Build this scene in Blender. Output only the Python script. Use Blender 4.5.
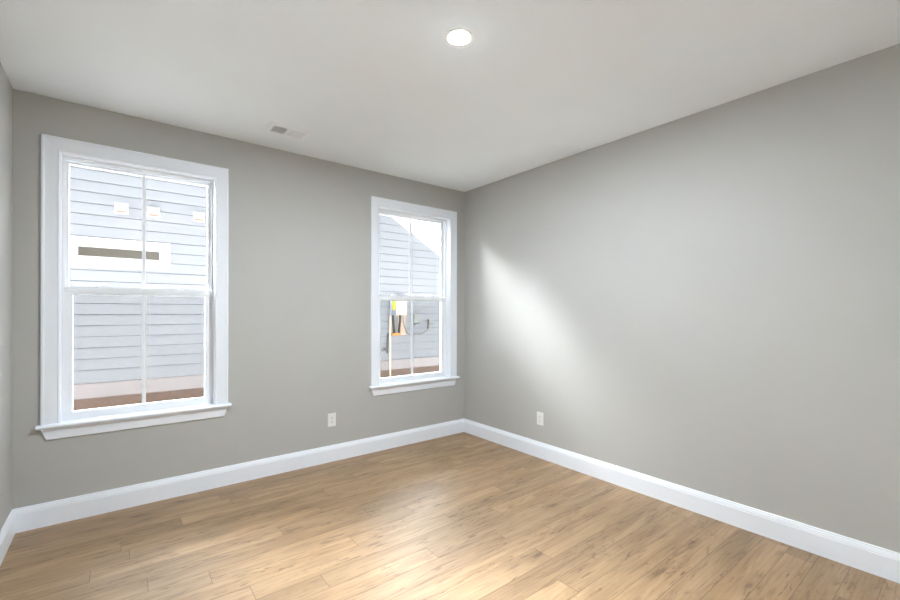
import bpy, bmesh, math, random
from mathutils import Vector, Matrix

for o in list(bpy.data.objects):
    bpy.data.objects.remove(o, do_unlink=True)
S = bpy.context.scene
COL = S.collection

# ------------------------------------------------------------------ camera
F_PX, HORIZON, YAW, ROLL = 424.8, 311.57, 0.66536, 0.0018
cd = bpy.data.cameras.new('camera')
cam = bpy.data.objects.new('camera', cd)
COL.objects.link(cam)
cd.sensor_fit = 'HORIZONTAL'
cd.sensor_width = 36.0
cd.lens = F_PX / 900.0 * 36.0
cd.shift_y = (HORIZON - 300.0) / 900.0
cd.clip_start = 0.05
cam.location = (-3.1318, -3.7251, 1.3714)
cam.rotation_euler = (Matrix.Rotation(-YAW, 4, 'Z') @ Matrix.Rotation(math.pi / 2, 4, 'X')
                      @ Matrix.Rotation(ROLL, 4, 'Z')).to_euler()
S.camera = cam

# ------------------------------------------------------------------ sky, exposure
w = bpy.data.worlds.new('overcast_sky')
S.world = w
w.use_nodes = True
bg = w.node_tree.nodes['Background']
bg.inputs['Color'].default_value = (0.92, 0.965, 1.0, 1)
# overcast sky: dim behind this house, bright beyond the neighbour's, brightest around the veiled sun
SKY_REAR, SKY_FRONT, SKY_GLOW = 0.86, 13.5, 108.0
SKY_RIGHT = 60.0
wn_, wl_ = w.node_tree.nodes, w.node_tree.links
tc = wn_.new('ShaderNodeTexCoord')


def sky_lobe(vec, lo, hi, v0, v1):
    dp = wn_.new('ShaderNodeVectorMath')
    dp.operation = 'DOT_PRODUCT'
    dp.inputs[1].default_value = Vector(vec).normalized()
    wl_.new(tc.outputs['Generated'], dp.inputs[0])
    mr = wn_.new('ShaderNodeMapRange')
    mr.interpolation_type = 'SMOOTHSTEP'
    for i_, v_ in ((1, lo), (2, hi), (3, v0), (4, v1)):
        mr.inputs[i_].default_value = v_
    wl_.new(dp.outputs['Value'], mr.inputs[0])
    return mr.outputs[0]


ad = wn_.new('ShaderNodeMath')
ad.operation = 'ADD'
wl_.new(sky_lobe((0, 1, 0), -0.1, 0.4, SKY_REAR, SKY_FRONT), ad.inputs[0])
wl_.new(sky_lobe((0.88, 0.42, 0.22), 0.84, 0.98, 0.0, SKY_RIGHT), ad.inputs[1])
wl_.new(ad.outputs[0], bg.inputs['Strength'])
# the sun behind thin cloud: a wide bright glow in the sky on the left, beyond the house next door
sd = bpy.data.lights.new('veiled_sun', 'SUN')
sd.energy = SKY_GLOW
sd.angle = math.radians(75)
sd.color = (0.96, 0.98, 1.0)
sun = bpy.data.objects.new('veiled_sun', sd)
COL.objects.link(sun)
sun.location = (-9, 7, 8)
sun.rotation_euler = Vector((0.80, -0.52, -0.34)).to_track_quat('-Z', 'Y').to_euler()
LAMP = 1650.0
LAMP_COLOR = (0.82, 0.915, 1.0, 1)
S.cycles.diffuse_bounces = 10
S.cycles.max_bounces = 16
S.view_settings.view_transform = 'Standard'
S.view_settings.look = 'None'
S.view_settings.exposure = 1.03
S.view_settings.gamma = 1.0
S.view_settings.use_curve_mapping = False


# ------------------------------------------------------------------ materials
def lin(r, g, b):
    def f(c):
        c /= 255.0
        return c / 12.92 if c <= 0.04045 else ((c + 0.055) / 1.055) ** 2.4
    return (f(r), f(g), f(b), 1.0)


def mat(name, rgb, rough=0.5, spec=0.5, metal=0.0, noise=0.0, scale=40.0, bump=0.0, bscale=300.0):
    m = bpy.data.materials.new(name)
    m.use_nodes = True
    nt = m.node_tree
    b = nt.nodes['Principled BSDF']
    c = lin(*rgb)
    b.inputs['Base Color'].default_value = c
    b.inputs['Roughness'].default_value = rough
    b.inputs['Specular IOR Level'].default_value = spec
    b.inputs['Metallic'].default_value = metal
    geo = nt.nodes.new('ShaderNodeNewGeometry')
    if noise > 0:
        n = nt.nodes.new('ShaderNodeTexNoise')
        n.inputs['Scale'].default_value = scale
        n.inputs['Detail'].default_value = 4
        nt.links.new(geo.outputs['Position'], n.inputs['Vector'])
        r = nt.nodes.new('ShaderNodeValToRGB')
        r.color_ramp.elements[0].position = 0.3
        r.color_ramp.elements[1].position = 0.7
        r.color_ramp.elements[0].color = (c[0] * (1 - noise), c[1] * (1 - noise), c[2] * (1 - noise), 1)
        r.color_ramp.elements[1].color = (min(1, c[0] * (1 + noise)), min(1, c[1] * (1 + noise)), min(1, c[2] * (1 + noise)), 1)
        nt.links.new(n.outputs['Fac'], r.inputs['Fac'])
        nt.links.new(r.outputs['Color'], b.inputs['Base Color'])
    if bump > 0:
        n2 = nt.nodes.new('ShaderNodeTexNoise')
        n2.inputs['Scale'].default_value = bscale
        nt.links.new(geo.outputs['Position'], n2.inputs['Vector'])
        bp = nt.nodes.new('ShaderNodeBump')
        bp.inputs['Strength'].default_value = bump
        bp.inputs['Distance'].default_value = 0.001
        nt.links.new(n2.outputs['Fac'], bp.inputs['Height'])
        nt.links.new(bp.outputs['Normal'], b.inputs['Normal'])
    return m


def glass_mat(name, tint):
    m = bpy.data.materials.new(name)
    m.use_nodes = True
    nt = m.node_tree
    nt.nodes.clear()
    out = nt.nodes.new('ShaderNodeOutputMaterial')
    mx = nt.nodes.new('ShaderNodeMixShader')
    tr = nt.nodes.new('ShaderNodeBsdfTransparent')
    tr.inputs['Color'].default_value = tint
    gl = nt.nodes.new('ShaderNodeBsdfGlossy')
    gl.inputs['Roughness'].default_value = 0.02
    fr = nt.nodes.new('ShaderNodeFresnel')
    fr.inputs['IOR'].default_value = 1.35
    nt.links.new(fr.outputs['Fac'], mx.inputs['Fac'])
    nt.links.new(tr.outputs['BSDF'], mx.inputs[1])
    nt.links.new(gl.outputs['BSDF'], mx.inputs[2])
    nt.links.new(mx.outputs['Shader'], out.inputs['Surface'])
    return m


def screen_mat(name, cover):
    m = bpy.data.materials.new(name)
    m.use_nodes = True
    nt = m.node_tree
    nt.nodes.clear()
    out = nt.nodes.new('ShaderNodeOutputMaterial')
    tr = nt.nodes.new('ShaderNodeBsdfTransparent')      # fine dark mesh: the holes let (1 - cover) through
    tr.inputs['Color'].default_value = (1 - cover, 1 - cover, 1 - cover, 1)
    nt.links.new(tr.outputs['BSDF'], out.inputs['Surface'])
    return m


def emit_mat(name, col, strength):
    m = bpy.data.materials.new(name)
    m.use_nodes = True
    nt = m.node_tree
    b = nt.nodes['Principled BSDF']
    b.inputs['Base Color'].default_value = (0.9, 0.9, 0.9, 1)
    b.inputs['Emission Color'].default_value = col
    b.inputs['Emission Strength'].default_value = strength
    return m


def floor_mat():
    m = bpy.data.materials.new('oak_planks')
    m.use_nodes = True
    nt = m.node_tree
    N, L = nt.nodes, nt.links
    b = N['Principled BSDF']

    def math_(op, a, c=None, d=None):
        n = N.new('ShaderNodeMath')
        n.operation = op
        for i, v in enumerate((a, c, d)):
            if v is None:
                continue
            if isinstance(v, (int, float)):
                n.inputs[i].default_value = v
            else:
                L.new(v, n.inputs[i])
        return n.outputs[0]

    def comb(x, y, z):
        n = N.new('ShaderNodeCombineXYZ')
        for i, v in enumerate((x, y, z)):
            if isinstance(v, (int, float)):
                n.inputs[i].default_value = v
            else:
                L.new(v, n.inputs[i])
        return n.outputs[0]

    def noise(vec, scale=1.0, detail=4.0, rough=0.55, dist=0.0):
        n = N.new('ShaderNodeTexNoise')
        n.inputs['Scale'].default_value = scale
        n.inputs['Detail'].default_value = detail
        n.inputs['Roughness'].default_value = rough
        n.inputs['Distortion'].default_value = dist
        L.new(vec, n.inputs['Vector'])
        return n.outputs['Fac']

    def mrange(v, a, c, lo=0.0, hi=1.0):
        n = N.new('ShaderNodeMapRange')
        n.interpolation_type = 'SMOOTHSTEP'
        L.new(v, n.inputs[0])
        n.inputs[1].default_value = a
        n.inputs[2].default_value = c
        n.inputs[3].default_value = lo
        n.inputs[4].default_value = hi
        return n.outputs[0]

    def mix(fac, c1, c2):
        n = N.new('ShaderNodeMix')
        n.data_type = 'RGBA'
        n.clamp_factor = True
        if isinstance(fac, (int, float)):
            n.inputs[0].default_value = fac
        else:
            L.new(fac, n.inputs[0])
        for i, c in ((6, c1), (7, c2)):
            if isinstance(c, tuple):
                n.inputs[i].default_value = c
            else:
                L.new(c, n.inputs[i])
        return n.outputs[2]

    geo = N.new('ShaderNodeNewGeometry')
    sep = N.new('ShaderNodeSeparateXYZ')
    L.new(geo.outputs['Position'], sep.inputs[0])
    x, y = sep.outputs[0], sep.outputs[1]
    PW, PL = 0.13, 1.22
    yr = math_('DIVIDE', math_('ADD', y, 0.01), PW)
    row = math_('FLOOR', yr)
    fy = math_('SUBTRACT', yr, row)
    wn = N.new('ShaderNodeTexWhiteNoise')
    wn.noise_dimensions = '1D'
    L.new(row, wn.inputs['W'])
    xs = math_('DIVIDE', math_('ADD', x, math_('MULTIPLY', wn.outputs['Value'], PL)), PL)
    col = math_('FLOOR', xs)
    fx = math_('SUBTRACT', xs, col)
    wid = N.new('ShaderNodeTexWhiteNoise')
    wid.noise_dimensions = '3D'
    L.new(comb(row, col, 3.7), wid.inputs['Vector'])
    pid = wid.outputs['Value']
    off = math_('MULTIPLY', pid, 37.0)
    xo = math_('ADD', x, off)
    # long soft tonal bands, streaks, fine grain
    band = noise(comb(math_('MULTIPLY', xo, 1.3), math_('MULTIPLY', y, 11.0), off), 1.0, 3.0, 0.5, 0.6)
    streak = noise(comb(math_('MULTIPLY', xo, 2.8), math_('MULTIPLY', y, 26.0), off), 1.0, 5.0, 0.62, 1.6)
    fine = noise(comb(math_('MULTIPLY', xo, 9.0), math_('MULTIPLY', y, 260.0), off), 1.0, 3.0, 0.6)
    # cathedral figure
    wv = N.new('ShaderNodeTexWave')
    wv.wave_type = 'RINGS'
    wv.rings_direction = 'X'
    wv.inputs['Scale'].default_value = 1.0
    wv.inputs['Distortion'].default_value = 3.5
    wv.inputs['Detail'].default_value = 3.0
    wv.inputs['Detail Scale'].default_value = 1.2
    L.new(comb(math_('MULTIPLY', xo, 1.6), math_('MULTIPLY', y, 16.0), off), wv.inputs['Vector'])
    fig = mrange(wv.outputs['Fac'], 0.15, 0.95)
    # knots and worm marks
    vo = N.new('ShaderNodeTexVoronoi')
    vo.inputs['Scale'].default_value = 1.0
    L.new(comb(math_('ADD', math_('MULTIPLY', xo, 2.6), math_('MULTIPLY', streak, 0.35)),
               math_('MULTIPLY', y, 7.5), off), vo.inputs['Vector'])
    knot = mrange(vo.outputs['Distance'], 0.16, 0.03)
    kgate = noise(comb(math_('MULTIPLY', xo, 1.1), math_('MULTIPLY', y, 4.0), math_('ADD', off, 9.0)), 1.0, 2.0)
    knot = math_('MULTIPLY', knot, mrange(kgate, 0.46, 0.60))
    halo = math_('MULTIPLY', mrange(vo.outputs['Distance'], 0.55, 0.1), mrange(kgate, 0.42, 0.60))

    light = lin(*OAK_LIGHT)
    mid = lin(*OAK_MID)
    dark = lin(*OAK_DARK)
    vdark = lin(96, 68, 42)
    # ragged short dark flecks that follow the grain
    fl = noise(comb(math_('MULTIPLY', xo, 8.5), math_('MULTIPLY', y, 44.0), math_('ADD', off, 3.0)), 1.0, 5.0, 0.65, 1.2)
    flg = noise(comb(math_('MULTIPLY', xo, 2.2), math_('MULTIPLY', y, 9.0), math_('ADD', off, 21.0)), 1.0, 2.0, 0.5, 0.4)
    fleck = math_('MULTIPLY', mrange(fl, 0.53, 0.66), mrange(flg, 0.44, 0.60))
    c = mix(mrange(band, 0.30, 0.72), mid, light)
    c = mix(math_('MULTIPLY', mrange(streak, 0.48, 0.74), 0.75), c, dark)
    c = mix(math_('MULTIPLY', fig, 0.12), c, dark)
    c = mix(math_('MULTIPLY', mrange(fine, 0.45, 0.75), 0.07), c, dark)
    c = mix(math_('MULTIPLY', halo, 0.35), c, dark)
    c = mix(math_('MULTIPLY', fleck, 0.80), c, vdark)
    c = mix(math_('MULTIPLY', knot, 0.75), c, lin(84, 58, 36))
    # per-plank tone
    hs = N.new('ShaderNodeHueSaturation')
    hs.inputs['Fac'].default_value = 1.0
    L.new(mrange(pid, 0.0, 1.0, 0.91, 1.08), hs.inputs['Value'])
    L.new(c, hs.inputs['Color'])
    c = hs.outputs['Color']
    # seams
    ey = math_('MULTIPLY', math_('MINIMUM', fy, math_('SUBTRACT', 1.0, fy)), PW)
    ex = math_('MULTIPLY', math_('MINIMUM', fx, math_('SUBTRACT', 1.0, fx)), PL)
    e = math_('MINIMUM', ey, ex)
    seam = mrange(e, 0.0026, 0.0006)
    c = mix(math_('MULTIPLY', seam, 0.8), c, lin(96, 68, 42))
    L.new(c, b.inputs['Base Color'])
    rg = math_('ADD', FLOOR_ROUGH, math_('MULTIPLY', streak, 0.10))
    L.new(rg, b.inputs['Roughness'])
    b.inputs['Specular IOR Level'].default_value = FLOOR_SPEC
    bp = N.new('ShaderNodeBump')
    bp.inputs['Strength'].default_value = 0.25
    bp.inputs['Distance'].default_value = 0.0012
    hgt = math_('SUBTRACT', math_('MULTIPLY', fine, 0.25), seam)
    L.new(hgt, bp.inputs['Height'])
    L.new(bp.outputs['Normal'], b.inputs['Normal'])
    return m


OAK_LIGHT, OAK_MID, OAK_DARK = (174, 143, 107), (150, 119, 84), (104, 77, 47)
FLOOR_ROUGH, FLOOR_SPEC = 0.42, 1.0

M = dict(
    wall=mat('wall_paint', (184, 183, 179), 0.6, 0.3, noise=0.012, scale=3, bump=0.06, bscale=420),
    ceil=mat('ceiling_paint', (243, 248, 252), 0.8, 0.2, noise=0.008, scale=3, bump=0.06, bscale=420),
    trim=mat('trim_paint', (240, 244, 250), 0.32, 0.5, noise=0.006, scale=20),
    vinyl=mat('white_vinyl', (241, 243, 246), 0.38, 0.5, noise=0.006, scale=30),
    screen=screen_mat('insect_mesh', 0.19),
    floor=floor_mat(),
    glass=glass_mat('window_glass', (0.97, 0.98, 0.985, 1)),
    plastic=mat('white_plastic', (234, 234, 231), 0.35, 0.5, noise=0.006),
    slot=mat('outlet_slot', (60, 60, 58), 0.6),
    screw=mat('screw_metal', (190, 190, 186), 0.35, metal=0.7),
    lens=emit_mat('lamp_lens', LAMP_COLOR, LAMP),
    grille=mat('grille_enamel', (244, 247, 250), 0.45, 0.4, noise=0.006),
    duct=mat('duct_dark', (112, 111, 108), 0.8, noise=0.05),
    siding=mat('blue_grey_siding', (124, 126, 131), 0.7, 0.25, noise=0.015, scale=8, bump=0.15, bscale=120),
    extrim=mat('exterior_white_trim', (166, 163, 163), 0.5, 0.3, noise=0.01),
    skirt=mat('skirt_board_paint', (132, 126, 127), 0.55, 0.3, noise=0.015, scale=6),
    cladding=mat('bounce_cladding', (160, 158, 154), 0.9, 0.2, noise=0.15, scale=20),
    lap_shade=mat('lap_shade_backing', (52, 54, 58), 0.9, 0.1, noise=0.05),
    ledge=mat('white_bounce_ledge', (240, 240, 240), 0.7, 0.3, noise=0.01),
    found=mat('brown_parging', (100, 84, 75), 0.9, 0.2, noise=0.12, scale=26, bump=0.5, bscale=90),
    shingle=mat('grey_shingle', (120, 118, 118), 0.9, 0.2, noise=0.15, scale=18),
    darkglass=mat('taupe_window_glass', (66, 62, 55), 0.3, 0.2, noise=0.05, scale=5),
    brown=mat('brown_damper', (150, 104, 80), 0.7),
    bounce_ground=mat('bounce_gravel', (200, 197, 192), 0.95, 0.2, noise=0.2, scale=7, bump=0.6, bscale=30),
    mwhite=mat('meter_panel_white', (172, 160, 157), 0.5, 0.4, noise=0.01),
    yellow=mat('yellow_label', (160, 156, 44), 0.5, 0.4, noise=0.03),
    bgrey=mat('blue_grey_steel', (110, 118, 132), 0.5, 0.4, noise=0.03),
    lgrey=mat('light_grey_box', (116, 120, 118), 0.5, 0.4, noise=0.02),
    mgrey=mat('conduit_grey', (112, 110, 108), 0.5, 0.4, noise=0.02),
    black=mat('black_conduit', (30, 29, 30), 0.55, 0.4, noise=0.05),
    dmetal=mat('dark_valve_metal', (62, 62, 63), 0.45, 0.5, metal=0.3, noise=0.04),
    orange=mat('orange_board', (160, 116, 58), 0.7, 0.3, noise=0.05, scale=30),
    ply=mat('pale_plywood', (168, 146, 128), 0.75, 0.3, noise=0.03, scale=14),
    cream=mat('cream_pipe', (176, 168, 148), 0.5, 0.4, noise=0.01),
)


# ------------------------------------------------------------------ mesh helpers
def link(name, bm, m, parent=None, smooth=False):
    bmesh.ops.remove_doubles(bm, verts=bm.verts, dist=1e-6)
    bmesh.ops.recalc_face_normals(bm, faces=bm.faces)
    me = bpy.data.meshes.new(name)
    bm.to_mesh(me)
    bm.free()
    o = bpy.data.objects.new(name, me)
    me.materials.append(m)
    if smooth:
        for p in me.polygons:
            p.use_smooth = True
    COL.objects.link(o)
    if parent is not None:
        o.parent = parent
    return o


def empty(name, loc=(0, 0, 0), rz=0.0):
    o = bpy.data.objects.new(name, None)
    o.empty_display_size = 0.05
    o.location = loc
    o.rotation_euler = (0, 0, rz)
    COL.objects.link(o)
    return o


def tag(o, label=None, cat=None, group=None, kind=None):
    for k, v in (('label', label), ('category', cat), ('group', group), ('kind', kind)):
        if v:
            o[k] = v
    return o


def box(bm, x0, x1, y0, y1, z0, z1, bev=0.0, seg=2):
    t = bmesh.new()
    bmesh.ops.create_cube(t, size=1.0)
    for v in t.verts:
        v.co = Vector((x0 + (v.co.x + .5) * (x1 - x0), y0 + (v.co.y + .5) * (y1 - y0), z0 + (v.co.z + .5) * (z1 - z0)))
    if bev > 0:
        bmesh.ops.bevel(t, geom=list(t.edges), offset=bev, segments=seg, affect='EDGES', profile=0.5)
    merge(bm, t)


def merge(bm, t, mtx=None):
    vm = {}
    for v in t.verts:
        vm[v] = bm.verts.new(mtx @ v.co if mtx else v.co)
    for f in t.faces:
        try:
            bm.faces.new([vm[v] for v in f.verts])
        except ValueError:
            pass
    t.free()


def loft(bm, rings, closed_path=False, cap=True):
    """rings: list of equal-length closed vertex loops."""
    vs = [[bm.verts.new(p) for p in r] for r in rings]
    n = len(vs[0])
    pairs = list(zip(vs[:-1], vs[1:]))
    if closed_path:
        pairs.append((vs[-1], vs[0]))
    for a, b in pairs:
        for i in range(n):
            j = (i + 1) % n
            bm.faces.new((a[i], a[j], b[j], b[i]))
    if cap and not closed_path:
        bm.faces.new(vs[0][::-1])
        bm.faces.new(vs[-1])


def frame(bm, x0, x1, z0, z1, prof):
    """closed mitred rectangle; prof = (outward offset from the opening edge, y)."""
    rings = []
    for sx, sz in ((-1, -1), (1, -1), (1, 1), (-1, 1)):
        rings.append([((x0 - w_ if sx < 0 else x1 + w_), y_, (z0 - w_ if sz < 0 else z1 + w_)) for w_, y_ in prof])
    loft(bm, rings, closed_path=True)


def tube(bm, pts, r, seg=10):
    pts = [Vector(p) for p in pts]
    rings = []
    ref = Vector((0.13, 0.97, 0.21)).normalized()
    for i, p in enumerate(pts):
        d = (pts[min(i + 1, len(pts) - 1)] - pts[max(i - 1, 0)]).normalized()
        a = d.cross(ref)
        if a.length < 1e-3:
            a = d.cross(Vector((1, 0, 0)))
        a.normalize()
        b = d.cross(a)
        rings.append([p + r * (math.cos(t) * a + math.sin(t) * b) for t in [2 * math.pi * k / seg for k in range(seg)]])
    loft(bm, rings)


def curve_pts(pts, n=8):
    """Catmull-Rom through pts."""
    P = [Vector(p) for p in pts]
    P = [P[0] * 2 - P[1]] + P + [P[-1] * 2 - P[-2]]
    out = []
    for i in range(1, len(P) - 2):
        for k in range(n):
            t = k / n
            a, b, c, d = P[i - 1], P[i], P[i + 1], P[i + 2]
            out.append(0.5 * (2 * b + (c - a) * t + (2 * a - 5 * b + 4 * c - d) * t * t + (3 * b - a - 3 * c + d) * t ** 3))
    out.append(P[-2])
    return out


def lathe(bm, prof, seg=48, centre=(0, 0, 0)):
    cx, cy, cz = centre
    rings = []
    vs = []
    for r, z in prof:
        if r < 1e-6:
            vs.append([bm.verts.new((cx, cy, cz + z))])
        else:
            vs.append([bm.verts.new((cx + r * math.cos(2 * math.pi * k / seg), cy + r * math.sin(2 * math.pi * k / seg), cz + z)) for k in range(seg)])
    for a, b in zip(vs[:-1], vs[1:]):
        for k in range(seg):
            j = (k + 1) % seg
            if len(a) == 1:
                bm.faces.new((a[0], b[j], b[k]))
            elif len(b) == 1:
                bm.faces.new((a[k], a[j], b[0]))
            else:
                bm.faces.new((a[k], a[j], b[j], b[k]))


# ------------------------------------------------------------------ room shell
BOUNCE_LEDGE = 0.8
RW, RD, RH = 3.637, 4.20, 2.74
WT = 0.16
WIN = [(-3.418, -2.532), (-1.098, -0.216)]     # openings in the back wall
ZB, ZT = 0.622, 2.40

bm = bmesh.new()
xs = [-RW - 0.12, WIN[0][0] - .02, WIN[0][1] + .02, WIN[1][0] - .02, WIN[1][1] + .02, 0.12]
for i in range(5):
    if i in (1, 3):
        box(bm, xs[i], xs[i + 1], 0, WT, -0.1, ZB - 0.02)
        box(bm, xs[i], xs[i + 1], 0, WT, ZT + 0.02, RH + 0.1)
    else:
        box(bm, xs[i], xs[i + 1], 0, WT, -0.1, RH + 0.1)
tag(link('wall_back', bm, M['wall']), 'grey painted wall holding the two white windows', 'wall', kind='structure')

bm = bmesh.new()
box(bm, 0, 0.12, -RD - .12, 0, -0.1, RH + 0.1)
tag(link('wall_right', bm, M['wall']), 'long blank grey painted wall on the right with one outlet', 'wall', kind='structure')
bm = bmesh.new()
box(bm, -RW - .12, -RW, -RD - .12, 0, -0.1, RH + 0.1)
tag(link('wall_left', bm, M['wall']), 'grey painted wall seen as a sliver at the left edge', 'wall', kind='structure')
bm = bmesh.new()
box(bm, -RW, 0, -RD - .12, -RD, -0.1, RH + 0.1)
tag(link('wall_rear', bm, M['wall']), 'grey painted wall behind the viewer', 'wall', kind='structure')
bm = bmesh.new()
box(bm, -RW, 0, -RD, 0, -0.1, 0)
tag(link('floor', bm, M['floor']), 'light oak plank floor running parallel to the window wall', 'floor', kind='structure')
bm = bmesh.new()
box(bm, -RW, 0, -RD, 0, RH, RH + 0.1)
tag(link('ceiling', bm, M['ceil']), 'plain white painted flat ceiling', 'ceiling', kind='structure')

# baseboards: (depth from wall, height)
BP = [(0.0, 0.0), (0.0155, 0.0), (0.0155, 0.112), (0.0135, 0.1155), (0.0135, 0.122), (0.0115, 0.126),
      (0.0105, 0.132), (0.0075, 0.138), (0.0065, 0.1455), (0.0045, 0.148), (0.0, 0.148)]
bm = bmesh.new()
loft(bm, [[(-RW + d, -d, z) for d, z in BP], [(-d, -d, z) for d, z in BP]])
tag(link('baseboard_back', bm, M['trim']), 'white baseboard along the foot of the window wall', 'baseboard', kind='structure')
bm = bmesh.new()
loft(bm, [[(-d, -d, z) for d, z in BP], [(-d, -RD + d, z) for d, z in BP]])
tag(link('baseboard_right', bm, M['trim']), 'white baseboard along the foot of the right wall', 'baseboard', kind='structure')
bm = bmesh.new()
loft(bm, [[(-RW + d, -d, z) for d, z in BP], [(-RW + d, -RD + d, z) for d, z in BP]])
tag(link('baseboard_left', bm, M['trim']), 'white baseboard along the foot of the left wall', 'baseboard', kind='structure')


# ------------------------------------------------------------------ windows
def make_window(name, x0, x1, label):
    root = empty(name, ((x0 + x1) / 2, 0, ZB))
    tag(root, label, 'window', kind='structure')
    W2 = (x1 - x0) / 2

    def part(n, bm_, m_, par=root, smooth=False):
        return link(n, bm_, m_, par, smooth)
    h = ZT - ZB           # local heights measured from the underside of the stool
    st = 0.024            # stool thickness
    # casing on three sides
    CP = [(0.004, 0.0), (0.004, -0.011), (0.007, -0.0135), (0.011, -0.0135), (0.014, -0.0115), (0.030, -0.0125),
          (0.055, -0.0145), (0.074, -0.0165), (0.080, -0.019), (0.088, -0.019), (0.092, -0.0165), (0.092, 0.0)]
    b = bmesh.new()
    rings = [[(-W2 - w_, y_, st) for w_, y_ in CP], [(-W2 - w_, y_, h + w_) for w_, y_ in CP],
             [(W2 + w_, y_, h + w_) for w_, y_ in CP], [(W2 + w_, y_, st) for w_, y_ in CP]]
    loft(b, rings)
    part('casing', b, M['trim'])
    # jamb lining
    b = bmesh.new()
    loft(b, [[(-W2 - w_, y_, st) for w_, y_ in ((0, -.004), (.018, -.004), (.018, WT), (0, WT))],
             [(-W2 - w_, y_, h + w_) for w_, y_ in ((0, -.004), (.018, -.004), (.018, WT), (0, WT))],
             [(W2 + w_, y_, h + w_) for w_, y_ in ((0, -.004), (.018, -.004), (.018, WT), (0, WT))],
             [(W2 + w_, y_, st) for w_, y_ in ((0, -.004), (.018, -.004), (.018, WT), (0, WT))]])
    part('jamb', b, M['trim'])
    # stool with horns and rounded nose
    b = bmesh.new()
    hx = W2 + 0.112
    NP = [(0.0, 0.0), (-0.036, 0.0), (-0.0415, 0.003), (-0.0445, 0.008), (-0.0455, 0.012), (-0.0445, 0.016), (-0.0415, 0.021), (-0.036, st), (0.0, st)]
    loft(b, [[(-hx, y_, z_) for y_, z_ in NP], [(hx, y_, z_) for y_, z_ in NP]])
    box(b, -W2 - .018, W2 + .018, -0.001, WT + 0.02, -0.018, st)
    part('stool', b, M['trim'])
    # apron with mitred returns
    b = bmesh.new()
    AP = [(0.0, 0.0, .092), (-0.019, 0.0, .092), (-0.019, -0.010, .088), (-0.0165, -0.016, .086), (-0.0145, -0.035, .079), (-0.012, -0.064, .069), (-0.0125, -0.070, .067), (-0.009, -0.076, .065), (0.0, -0.076, .065)]
    loft(b, [[(-W2 - e_, y_, z_) for y_, z_, e_ in AP], [(W2 + e_, y_, z_) for y_, z_, e_ in AP]])
    part('apron', b, M['trim'])
    # vinyl frame
    fz0 = st
    b = bmesh.new()
    fw = 0.016
    FP = [(0.0, 0.062), (0.0, 0.145), (-fw, 0.145), (-fw, 0.104), (-fw + .006, 0.103), (-fw + .006, 0.068), (-fw + .002, 0.062)]
    frame(b, -W2, W2, fz0, h, FP)
    part('vinyl_frame', b, M['vinyl'])
    zm0, zm1 = 1.484 - ZB, 1.534 - ZB        # meeting rail
    # upper sash (outer track)
    us = 0.018
    b = bmesh.new()
    ux0, ux1, uz0, uz1 = -W2 + fw + us, W2 - fw - us, zm0 + .030, h - fw - us - .004
    frame(b, ux0, ux1, uz0, uz1, [(0.0, 0.1120), (0.003, 0.1085), (us, 0.1085), (us, 0.136), (0.0, 0.136)])
    up = part('upper_sash', b, M['vinyl'])
    b = bmesh.new()
    box(b, ux0 - .004, ux1 + .004, 0.119, 0.125, uz0 - .004, uz1 + .004)
    part('pane', b, M['glass'], up)
    b = bmesh.new()
    box(b, -0.011, 0.011, 0.1135, 0.1185, uz0, uz1, .0015)
    part('muntin', b, M['vinyl'], up)
    # lower sash (inner track)
    ls = 0.046
    b = bmesh.new()
    lx0, lx1 = -W2 + fw - .006 + ls, W2 - fw + .006 - ls
    lz0 = 0.697 - ZB
    lz1 = zm0
    P_side = [(0.0, 0.0740), (0.004, 0.0695), (ls, 0.0695), (ls, 0.1000), (0.0, 0.1000)]
    rings = []
    for sx, sz in ((-1, -1), (1, -1), (1, 1), (-1, 1)):
        r_ = []
        for w_, y_ in P_side:
            zz = (lz0 - w_ * ((lz0 - st - .004) / ls)) if sz < 0 else (lz1 + w_ * ((zm1 - zm0) / ls))
            r_.append((lx0 - w_ if sx < 0 else lx1 + w_, y_, zz))
        rings.append(r_)
    loft(b, rings, closed_path=True)
    # projecting lip under the meeting rail's upper edge
    box(b, -W2 + fw, W2 - fw, 0.064, 0.0700, zm0 + .014, zm1 - .004, .002)
    lo = part('lower_sash', b, M['vinyl'])
    b = bmesh.new()
    box(b, lx0 - .004, lx1 + .004, 0.082, 0.088, lz0 - .004, lz1 + .004)
    part('pane', b, M['glass'], lo)
    b = bmesh.new()
    box(b, -0.0115, 0.0115, 0.0765, 0.0815, lz0, lz1, .0015)
    part('muntin', b, M['vinyl'], lo)
    # insect screen outside the lower sash
    b = bmesh.new()
    box(b, -W2 + fw, W2 - fw, 0.1500, 0.1506, st + .004, zm0 + .024)
    part('insect_screen', b, M['screen'])
    # cam locks on the meeting rail
    for s in (-1, 1):
        b = bmesh.new()
        cx = s * 0.22
        lk = [(-.040, 0.0), (-.036, .005), (-.020, .008), (-.013, .017), (.006, .018), (.014, .011), (.034, .007), (.040, 0.0)]
        loft(b, [[(cx + a, 0.073, zm1 + z_) for a, z_ in lk], [(cx + a, 0.096, zm1 + z_) for a, z_ in lk]])
        part('sash_lock', b, M['vinyl'], lo)
    return root


make_window('window_1', *WIN[0], 'larger looking left white double-hung window facing blue siding and a slot window')
make_window('window_2', *WIN[1], 'right white double-hung window by the room corner, showing sky and a meter')


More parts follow.
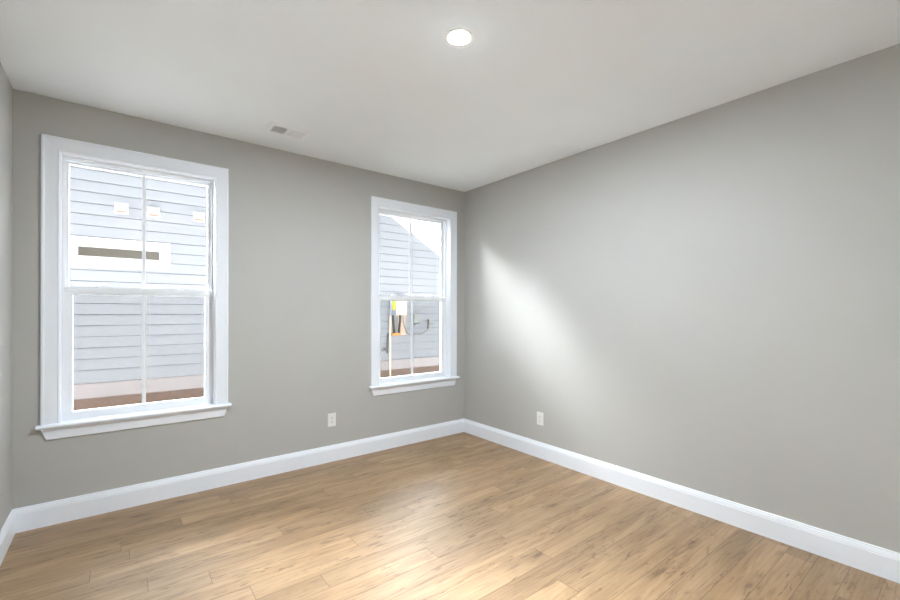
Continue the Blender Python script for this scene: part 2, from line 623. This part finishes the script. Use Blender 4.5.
# ------------------------------------------------------------------ outlets
def make_outlet(loc, rz, label):
    root = empty('wall_outlet', loc, rz)          # local -y points into the room
    tag(root, label, 'outlet')
    b = bmesh.new()
    hw, hh = 0.038, 0.060
    rings = []
    for ins, y_ in ((0, 0.0), (0, -0.003), (0.0025, -0.0055), (0.006, -0.0065)):
        rings.append([(sx * (hw - ins), y_, sz * (hh - ins)) for sx, sz in ((-1, -1), (1, -1), (1, 1), (-1, 1))])
    loft(b, rings)
    link('cover_plate', b, M['plastic'], root)
    for s in (-1, 1):
        b = bmesh.new()
        n = 24
        shape = []
        for k in range(n):
            a = 2 * math.pi * k / n
            shape.append((max(-.0165, min(.0165, .0185 * math.cos(a))), max(-.0135, min(.0135, .0175 * math.sin(a))) + s * .0195))
        loft(b, [[(a, -0.006, c) for a, c in shape], [(a, -0.0082, c) for a, c in shape]])
        rc = link('receptacle', b, M['plastic'], root)
        for dx, hgt in ((-.006, .0045), (.006, .0038)):
            b = bmesh.new()
            box(b, dx - .0011, dx + .0011, -0.0086, -0.0078, s * .0195 + .003 - hgt, s * .0195 + .003 + hgt)
            link('slot', b, M['slot'], rc)
        b = bmesh.new()
        pts = [(.0024 * math.cos(2 * math.pi * k / 12), .0024 * math.sin(2 * math.pi * k / 12) - .008 + s * .0195) for k in range(12)]
        loft(b, [[(a, -0.0078, c) for a, c in pts], [(a, -0.0086, c) for a, c in pts]])
        link('ground_hole', b, M['slot'], rc)
    b = bmesh.new()
    pts = [(.003 * math.cos(2 * math.pi * k / 14), .003 * math.sin(2 * math.pi * k / 14)) for k in range(14)]
    loft(b, [[(a, -0.006, c) for a, c in pts], [(a, -0.0076, c) for a, c in pts]])
    link('screw', b, M['screw'], root)


make_outlet((-1.582, 0, 0.379), 0, 'white outlet on the window wall, low between the two windows')
make_outlet((0, -1.111, 0.367), -math.pi / 2, 'white outlet low on the blank right wall, above its baseboard')

# ------------------------------------------------------------------ ceiling light
root = empty('recessed_ceiling_light', (-1.787, -2.082, RH))
tag(root, 'round white recessed light glowing in the ceiling', 'ceiling light')
b = bmesh.new()
lathe(b, [(0.0511, -0.0013), (0.058, -0.0013), (0.066, -0.0012), (0.0715, -0.0008), (0.072, 0.0), (0.0511, 0.0), (0.0511, -0.0013)], 64)
link('trim_ring', b, M['plastic'], root)
b = bmesh.new()
lathe(b, [(0.0, -0.0030), (0.016, -0.00295), (0.030, -0.0028), (0.041, -0.0025), (0.0480, -0.0021), (0.0508, -0.0017), (0.0510, 0.0), (0.0, 0.0)], 64)
link('lens', b, M['lens'], root, True)

# ------------------------------------------------------------------ ceiling vent
VX0, VX1, VY0, VY1 = -2.262, -1.962, -0.530, -0.322
root = empty('ceiling_vent', ((VX0 + VX1) / 2, (VY0 + VY1) / 2, RH))
tag(root, 'white two-way air register in the ceiling above the windows', 'vent')
hx, hy = (VX1 - VX0) / 2, (VY1 - VY0) / 2
ix, iy = hx - 0.034, hy - 0.046
b = bmesh.new()
RP = [(0.0, 0.0), (0.0, -0.010), (0.004, -0.011), (0.020, -0.0085), (0.030, -0.003), (0.034, 0.0)]
rings = []
for sx, sy in ((-1, -1), (1, -1), (1, 1), (-1, 1)):
    rings.append([(sx * (ix + a), sy * (iy + a * (hy - iy) / 0.034), z_) for a, z_ in RP])
loft(b, rings, closed_path=True)
box(b, -0.011, 0.011, -iy, iy, -0.011, -0.001, .001)
link('frame', b, M['grille'], root)
b = bmesh.new()
box(b, -ix, ix, -iy, iy, -0.0015, -0.0003)
link('duct_opening', b, M['duct'], root)
for side in (-1, 1):
    nb = 8
    span = ix - 0.011
    for k in range(nb):
        cx = side * (0.011 + span * (k + 0.5) / nb)
        b = bmesh.new()
        wv, tl = 0.0105, 0.0036
        # blades lean outwards on each half
        a = (cx - side * -wv * .5, -0.0105)
        c = (cx + side * -wv * .5, -0.0105 + tl * 1.9)
        t = 0.0004
        loft(b, [[(a[0] - t, y_, a[1]), (a[0] + t, y_, a[1]), (c[0] + t, y_, c[1]), (c[0] - t, y_, c[1])] for y_ in (-iy, iy)])
        link('louver_blade', b, M['grille'], root)

# ------------------------------------------------------------------ outside: ground and the house next door
bm = bmesh.new()
box(bm, -25, 25, WT + .05, 30, -0.65, -0.45)  # unseen ground, given a pale tone to throw daylight up into the room
tag(link('ground', bm, M['bounce_ground']), 'unseen ground between the two houses, made pale to bounce daylight', 'ground', kind='structure')
bm = bmesh.new()
box(bm, -RW - .12, 0.12, 0.02, WT, -0.46, -0.1)
tag(link('trim_1', bm, M['found']), 'foundation strip under the window wall', 'foundation', kind='structure')

bm = bmesh.new()
for i in range(5):  # unseen outer layer, added to set how much daylight bounces outside
    if i in (1, 3):
        box(bm, xs[i], xs[i + 1], WT + .002, WT + .022, -0.1, ZB - 0.02)
        box(bm, xs[i], xs[i + 1], WT + .002, WT + .022, ZT + 0.02, RH + 0.4)
    else:
        box(bm, xs[i], xs[i + 1], WT + .002, WT + .022, -0.1, RH + 0.4)
tag(link('wall_exterior', bm, M['cladding']), 'grey outside cladding of the window wall, added for daylight bounce', 'wall', kind='structure')

for i, (a0, a1) in enumerate(WIN):  # unseen ledges, added to bounce daylight up to the ceiling
    bm = bmesh.new()
    loft(bm, [[(x_, y_, z_) for y_, z_ in ((WT + .023, .52), (BOUNCE_LEDGE, .50), (BOUNCE_LEDGE, .56), (WT + .023, .595))] for x_ in (a0 - .25, a1 + .25)])
    tag(link('trim_%d' % (i + 2), bm, M['ledge']), ('added white bounce ledge outside under the left window', 'added white bounce ledge outside under the right window')[i], 'ledge', kind='structure')

HY = 4.0
root = empty('neighbouring_house', (0, HY, -0.45))
tag(root, 'pale blue lap-sided gabled house next door seen through both windows', 'house')
G = 0.45                                         # local z = world z + G
SL = 0.575
APX, APZ = -1.6, 3.357 + SL * (1.339 + 1.6)
XR, XL = 2.75, -4.1
zr = lambda x: APZ - SL * abs(x - APX)
# lap siding, one stepped surface clipped to the gable
b = bmesh.new()
z0s = 0.372
cz = [z0s] + [0.552 + .1545 * k for k in range(0, 60)]
for i in range(len(cz) - 1):
    a, c = cz[i], cz[i + 1]
    if a > APZ - .05:
        break
    def xr(z):
        return min(XR, APX + (APZ - z) / SL)
    def xl(z):
        return max(XL, APX - (APZ - z) / SL)
    c = min(c, APZ - .02) - 0.007         # slot under the next course, baring dark backing as a painted shadow line
    mids = [a, c]
    for zz in (zr(XR), zr(XL)):
        if a < zz < c:
            mids.insert(-1, zz)
    t_, u_ = -0.016, -0.002
    yy = lambda z: t_ + (u_ - t_) * (z - a) / (c - a)
    outer = [(xl(z), yy(z), z + G) for z in mids] + [(xr(z), yy(z), z + G) for z in reversed(mids)]
    inner = [(p[0], 0.012, p[2]) for p in outer]
    loft(b, [outer, inner])
link('lap_siding', b, M['siding'], root)
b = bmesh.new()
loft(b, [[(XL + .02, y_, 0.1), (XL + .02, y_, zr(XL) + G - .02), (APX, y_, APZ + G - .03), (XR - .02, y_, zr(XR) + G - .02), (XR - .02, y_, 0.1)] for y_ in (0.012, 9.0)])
link('house_body', b, M['lap_shade'], root)  # near-black colour stands in for the shade under each lap
b = bmesh.new()
loft(b, [[(x_, y_, z_ + G) for y_, z_ in ((.03, .163), (-.026, .163), (-.026, .350), (-.040, .352), (-.040, .362), (-.018, .374), (.03, .374))] for x_ in (XL, XR)])
link('skirt_board', b, M['skirt'], root)
b = bmesh.new()
box(b, XL + .03, XR - .03, -0.006, 9.0, 0.0, 0.163 + G)
link('foundation', b, M['found'], root)
b = bmesh.new()
box(b, -12.5, -9.9, 0.0, 9.0, 0.0, 8.2)  # unseen block, added to cut the glow reaching the left window
link('daylight_blocker', b, M['siding'], root)
b = bmesh.new()
box(b, -9.95, XL + .05, 2.5, 9.0, 0.0, 1.2)  # unseen low wall, added to join the daylight blocker to the house
link('blocker_link', b, M['siding'], root)
for s, xe in ((1, XR), (-1, XL)):
    b = bmesh.new()
    xo = xe + s * .18
    loft(b, [[(APX, y_, zr(APX) + G), (xo, y_, zr(xo) + G), (xo, y_, zr(xo) + G + .20), (APX, y_, zr(APX) + G + .20)] for y_ in (-.045, 0.03)])
    link('rake_board', b, M['extrim'], root)
    b = bmesh.new()
    loft(b, [[(APX, y_, zr(APX) + G + .15), (xo + s * .05, y_, zr(xo + s * .05) + G + .15), (xo + s * .05, y_, zr(xo + s * .05) + G + .19), (APX, y_, zr(APX) + G + .19)] for y_ in (.0305, 9.1)])
    link('roof_slope', b, M['shingle'], root)
# slot window with white trim
b = bmesh.new()
tx0, tx1, tz0, tz1 = -3.560, -2.618, 2.120, 2.268
TP = [(-.012, .02), (-.012, -.02), (0.02, -.022), (0.022, -.034), (0.125, -.034), (0.128, -.03), (0.128, .02)]
frame(b, tx0, tx1, tz0 + G, tz1 + G, TP)
box(b, tx0 - .14, tx1 + .14, -.045, 0.02, tz0 + G - .146, tz0 + G - .128, .003)
tw = link('slot_window', b, M['extrim'], root)
b = bmesh.new()
box(b, tx0 - .012, tx1 + .012, -.019, -.012, tz0 + G - .012, tz1 + G + .012)
link('window_pane', b, M['darkglass'], tw)


# vent hoods on the neighbour's wall
def make_hood(xc, zc, label):
    r = empty('vent_hood', (xc, HY, zc))
    tag(r, label, 'vent hood', 'white vent hoods on the house next door')
    b_ = bmesh.new()
    box(b_, -.080, .080, -.026, -.006, -.078, .078, .004)
    link('flange', b_, M['extrim'], r)
    b_ = bmesh.new()
    hp = [(-.026, .060), (-.060, .054), (-.105, -.030), (-.105, -.048), (-.026, -.048)]
    loft(b_, [[(x_, y_, z_) for y_, z_ in hp] for x_ in (-.066, .066)])
    link('hood', b_, M['extrim'], r)
    b_ = bmesh.new()
    box(b_, -.052, .052, -.098, -.030, -.060, -.047, .002)
    link('damper', b_, M['brown'], r)


make_hood(-3.080, 2.845, 'leftmost of three white vent hoods on the blue siding next door')
make_hood(-2.700, 2.845, 'middle white vent hood, just right of the left window muntin')
make_hood(-2.115, 2.855, 'rightmost white vent hood, alone near the right side of the left window')


def P(x, z, d=0.03):
    return (x, HY - d, z)


def ebox(b_, x0, x1, z0, z1, d0, d1, bev=.004):
    box(b_, x0, x1, HY - d1, HY - d0, z0, z1, bev)


# utilities seen through the right window
r = empty('plywood_backing', (0, 0, 0))
tag(r, 'pale plywood board behind the black conduits on the house next door', 'board')
b = bmesh.new()
ebox(b, 1.345, 1.705, 0.872, 1.69, 0.0165, 0.030, .002)
link('board', b, M['ply'], r)
b = bmesh.new()
ebox(b, 1.345, 1.550, 0.872, 0.925, 0.031, 0.100, .003)
link('ledge', b, M['orange'], r)['label'] = 'orange wooden ledge'
b = bmesh.new()
ebox(b, 1.425, 1.510, 0.93, 1.285, 0.031, 0.040, .002)
link('conduit_plate', b, M['lgrey'], r)['label'] = 'light grey plate between the conduits'

r = empty('electric_meter', (0, 0, 0))
tag(r, 'white electric meter cabinet above black conduits on the house next door', 'electric meter')
b = bmesh.new()
ebox(b, 1.424, 1.690, 1.295, 1.675, 0.031, 0.110, .006)
link('cabinet', b, M['mwhite'], r)
b = bmesh.new()
ebox(b, 1.444, 1.670, 1.345, 1.655, 0.1105, 0.116, .002)
link('cabinet_door', b, M['mwhite'], r)
for xx, zz in ((1.51, 1.40), (1.555, 1.325), (1.51, 1.322)):
    b = bmesh.new()
    ebox(b, xx - .008, xx + .008, zz - .006, zz + .006, 0.1165, 0.123, .002)
    link('latch', b, M['brown'], r)
for pts in ([(1.545, 1.293), (1.545, 1.18), (1.530, 1.05), (1.522, 0.926)],):
    b = bmesh.new()
    tube(b, curve_pts([P(x_, z_, .072) for x_, z_ in pts]), .024, 12)
    link('conduit', b, M['black'], r, True)['label'] = 'black flexible conduit'

r = empty('disconnect_box', (0, 0, 0))
tag(r, 'narrow blue-grey box with a yellow cover left of the electric meter', 'electrical box')
b = bmesh.new()
ebox(b, 1.326, 1.420, 1.297, 1.685, 0.031, 0.100, .005)
link('box_body', b, M['bgrey'], r)
b = bmesh.new()
ebox(b, 1.329, 1.417, 1.400, 1.680, 0.1005, 0.106, .002)
link('cover', b, M['yellow'], r)['label'] = 'yellow cover'
b = bmesh.new()
tube(b, curve_pts([P(x_, z_, .072) for x_, z_ in [(1.370, 1.298), (1.376, 1.20), (1.392, 1.05), (1.402, 0.926)]]), .024, 12)
link('conduit', b, M['black'], r, True)['label'] = 'black flexible conduit'

r = tag(empty('telecom_box', (0, 0, 0)), 'light grey square box right of the meter on the siding', 'utility box')
b = bmesh.new()
ebox(b, 1.890, 2.068, 1.128, 1.332, 0.016, 0.085, .008)
link('box_body', b, M['lgrey'], r)
b = bmesh.new()
tube(b, [P(1.885, 1.098, .05), P(1.94, 1.104, .05), P(2.03, 1.118, .05)], .014, 10)
link('fitting', b, M['dmetal'], r, True)['label'] = 'dark metal fitting'

r = tag(empty('cable_junction_box', (0, 0, 0)), 'small grey junction box at the right end of the looping cable', 'junction box')
b = bmesh.new()
ebox(b, 2.300, 2.395, 1.025, 1.185, 0.016, 0.070, .006)
link('box_body', b, M['lgrey'], r)
b = bmesh.new()
ebox(b, 2.282, 2.312, 1.010, 1.195, 0.0165, 0.085, .004)
link('side_channel', b, M['mgrey'], r)
b = bmesh.new()
ebox(b, 2.314, 2.393, 1.098, 1.112, 0.0705, 0.078, .002)
link('strap', b, M['dmetal'], r)

b = bmesh.new()
pts = [(1.64, 1.294), (1.645, 1.16), (1.685, 1.02), (1.745, 0.92), (1.83, .868), (1.95, .866), (2.08, .878), (2.19, .915), (2.26, .955), (2.30, 1.006)]
tube(b, curve_pts([P(x_, z_, .045) for x_, z_ in pts]), .0125, 10)
tag(link('service_cable', b, M['mgrey'], None, True), 'grey cable looping from the meter cabinet to the junction box', 'cable')

r = tag(empty('outdoor_spigot', (0, 0, 0)), 'dark standpipe and tap at the lower left of the right window', 'tap')
b = bmesh.new()
tube(b, curve_pts([P(1.300, .900, .04), P(1.285, .905, .04), P(1.270, .885, .04), P(1.268, .78, .04), P(1.262, .65, .04), P(1.260, .515, .04)]), .019, 12)
link('standpipe', b, M['dmetal'], r, True)
b = bmesh.new()
tube(b, [P(1.262, .588, .045), P(1.20, .588, .06), P(1.135, .588, .06)], .013, 10)
link('spout', b, M['dmetal'], r, True)
b = bmesh.new()
tube(b, [P(1.185, .585, .06), P(1.185, .625, .06)], .009, 8)
tube(b, [P(1.155, .628, .06), P(1.215, .628, .06)], .008, 8)
link('tap_handle', b, M['dmetal'], r, True)

b = bmesh.new()
tube(b, [P(1.330, 1.26, .055), P(1.322, 1.24, .055), P(1.320, 1.1, .055), P(1.320, .5, .055), P(1.320, -.44, .055)], .017, 12)
tag(link('ground_pipe', b, M['cream'], None, True), 'thin cream pipe running down past the spigot to the ground', 'pipe')


# put each utility's origin at its own base on the neighbour's wall
def rebase(name, x, z):
    o = bpy.data.objects[name]
    base = Vector((x, HY, z))
    o.location = base
    for ch in o.children:
        ch.location = -base


for n_, x_, z_ in (('plywood_backing', 1.55, .872), ('electric_meter', 1.557, 1.295), ('disconnect_box', 1.373, 1.297),
                   ('telecom_box', 1.979, 1.128), ('cable_junction_box', 2.345, 1.025), ('outdoor_spigot', 1.26, .515)):
    rebase(n_, x_, z_)
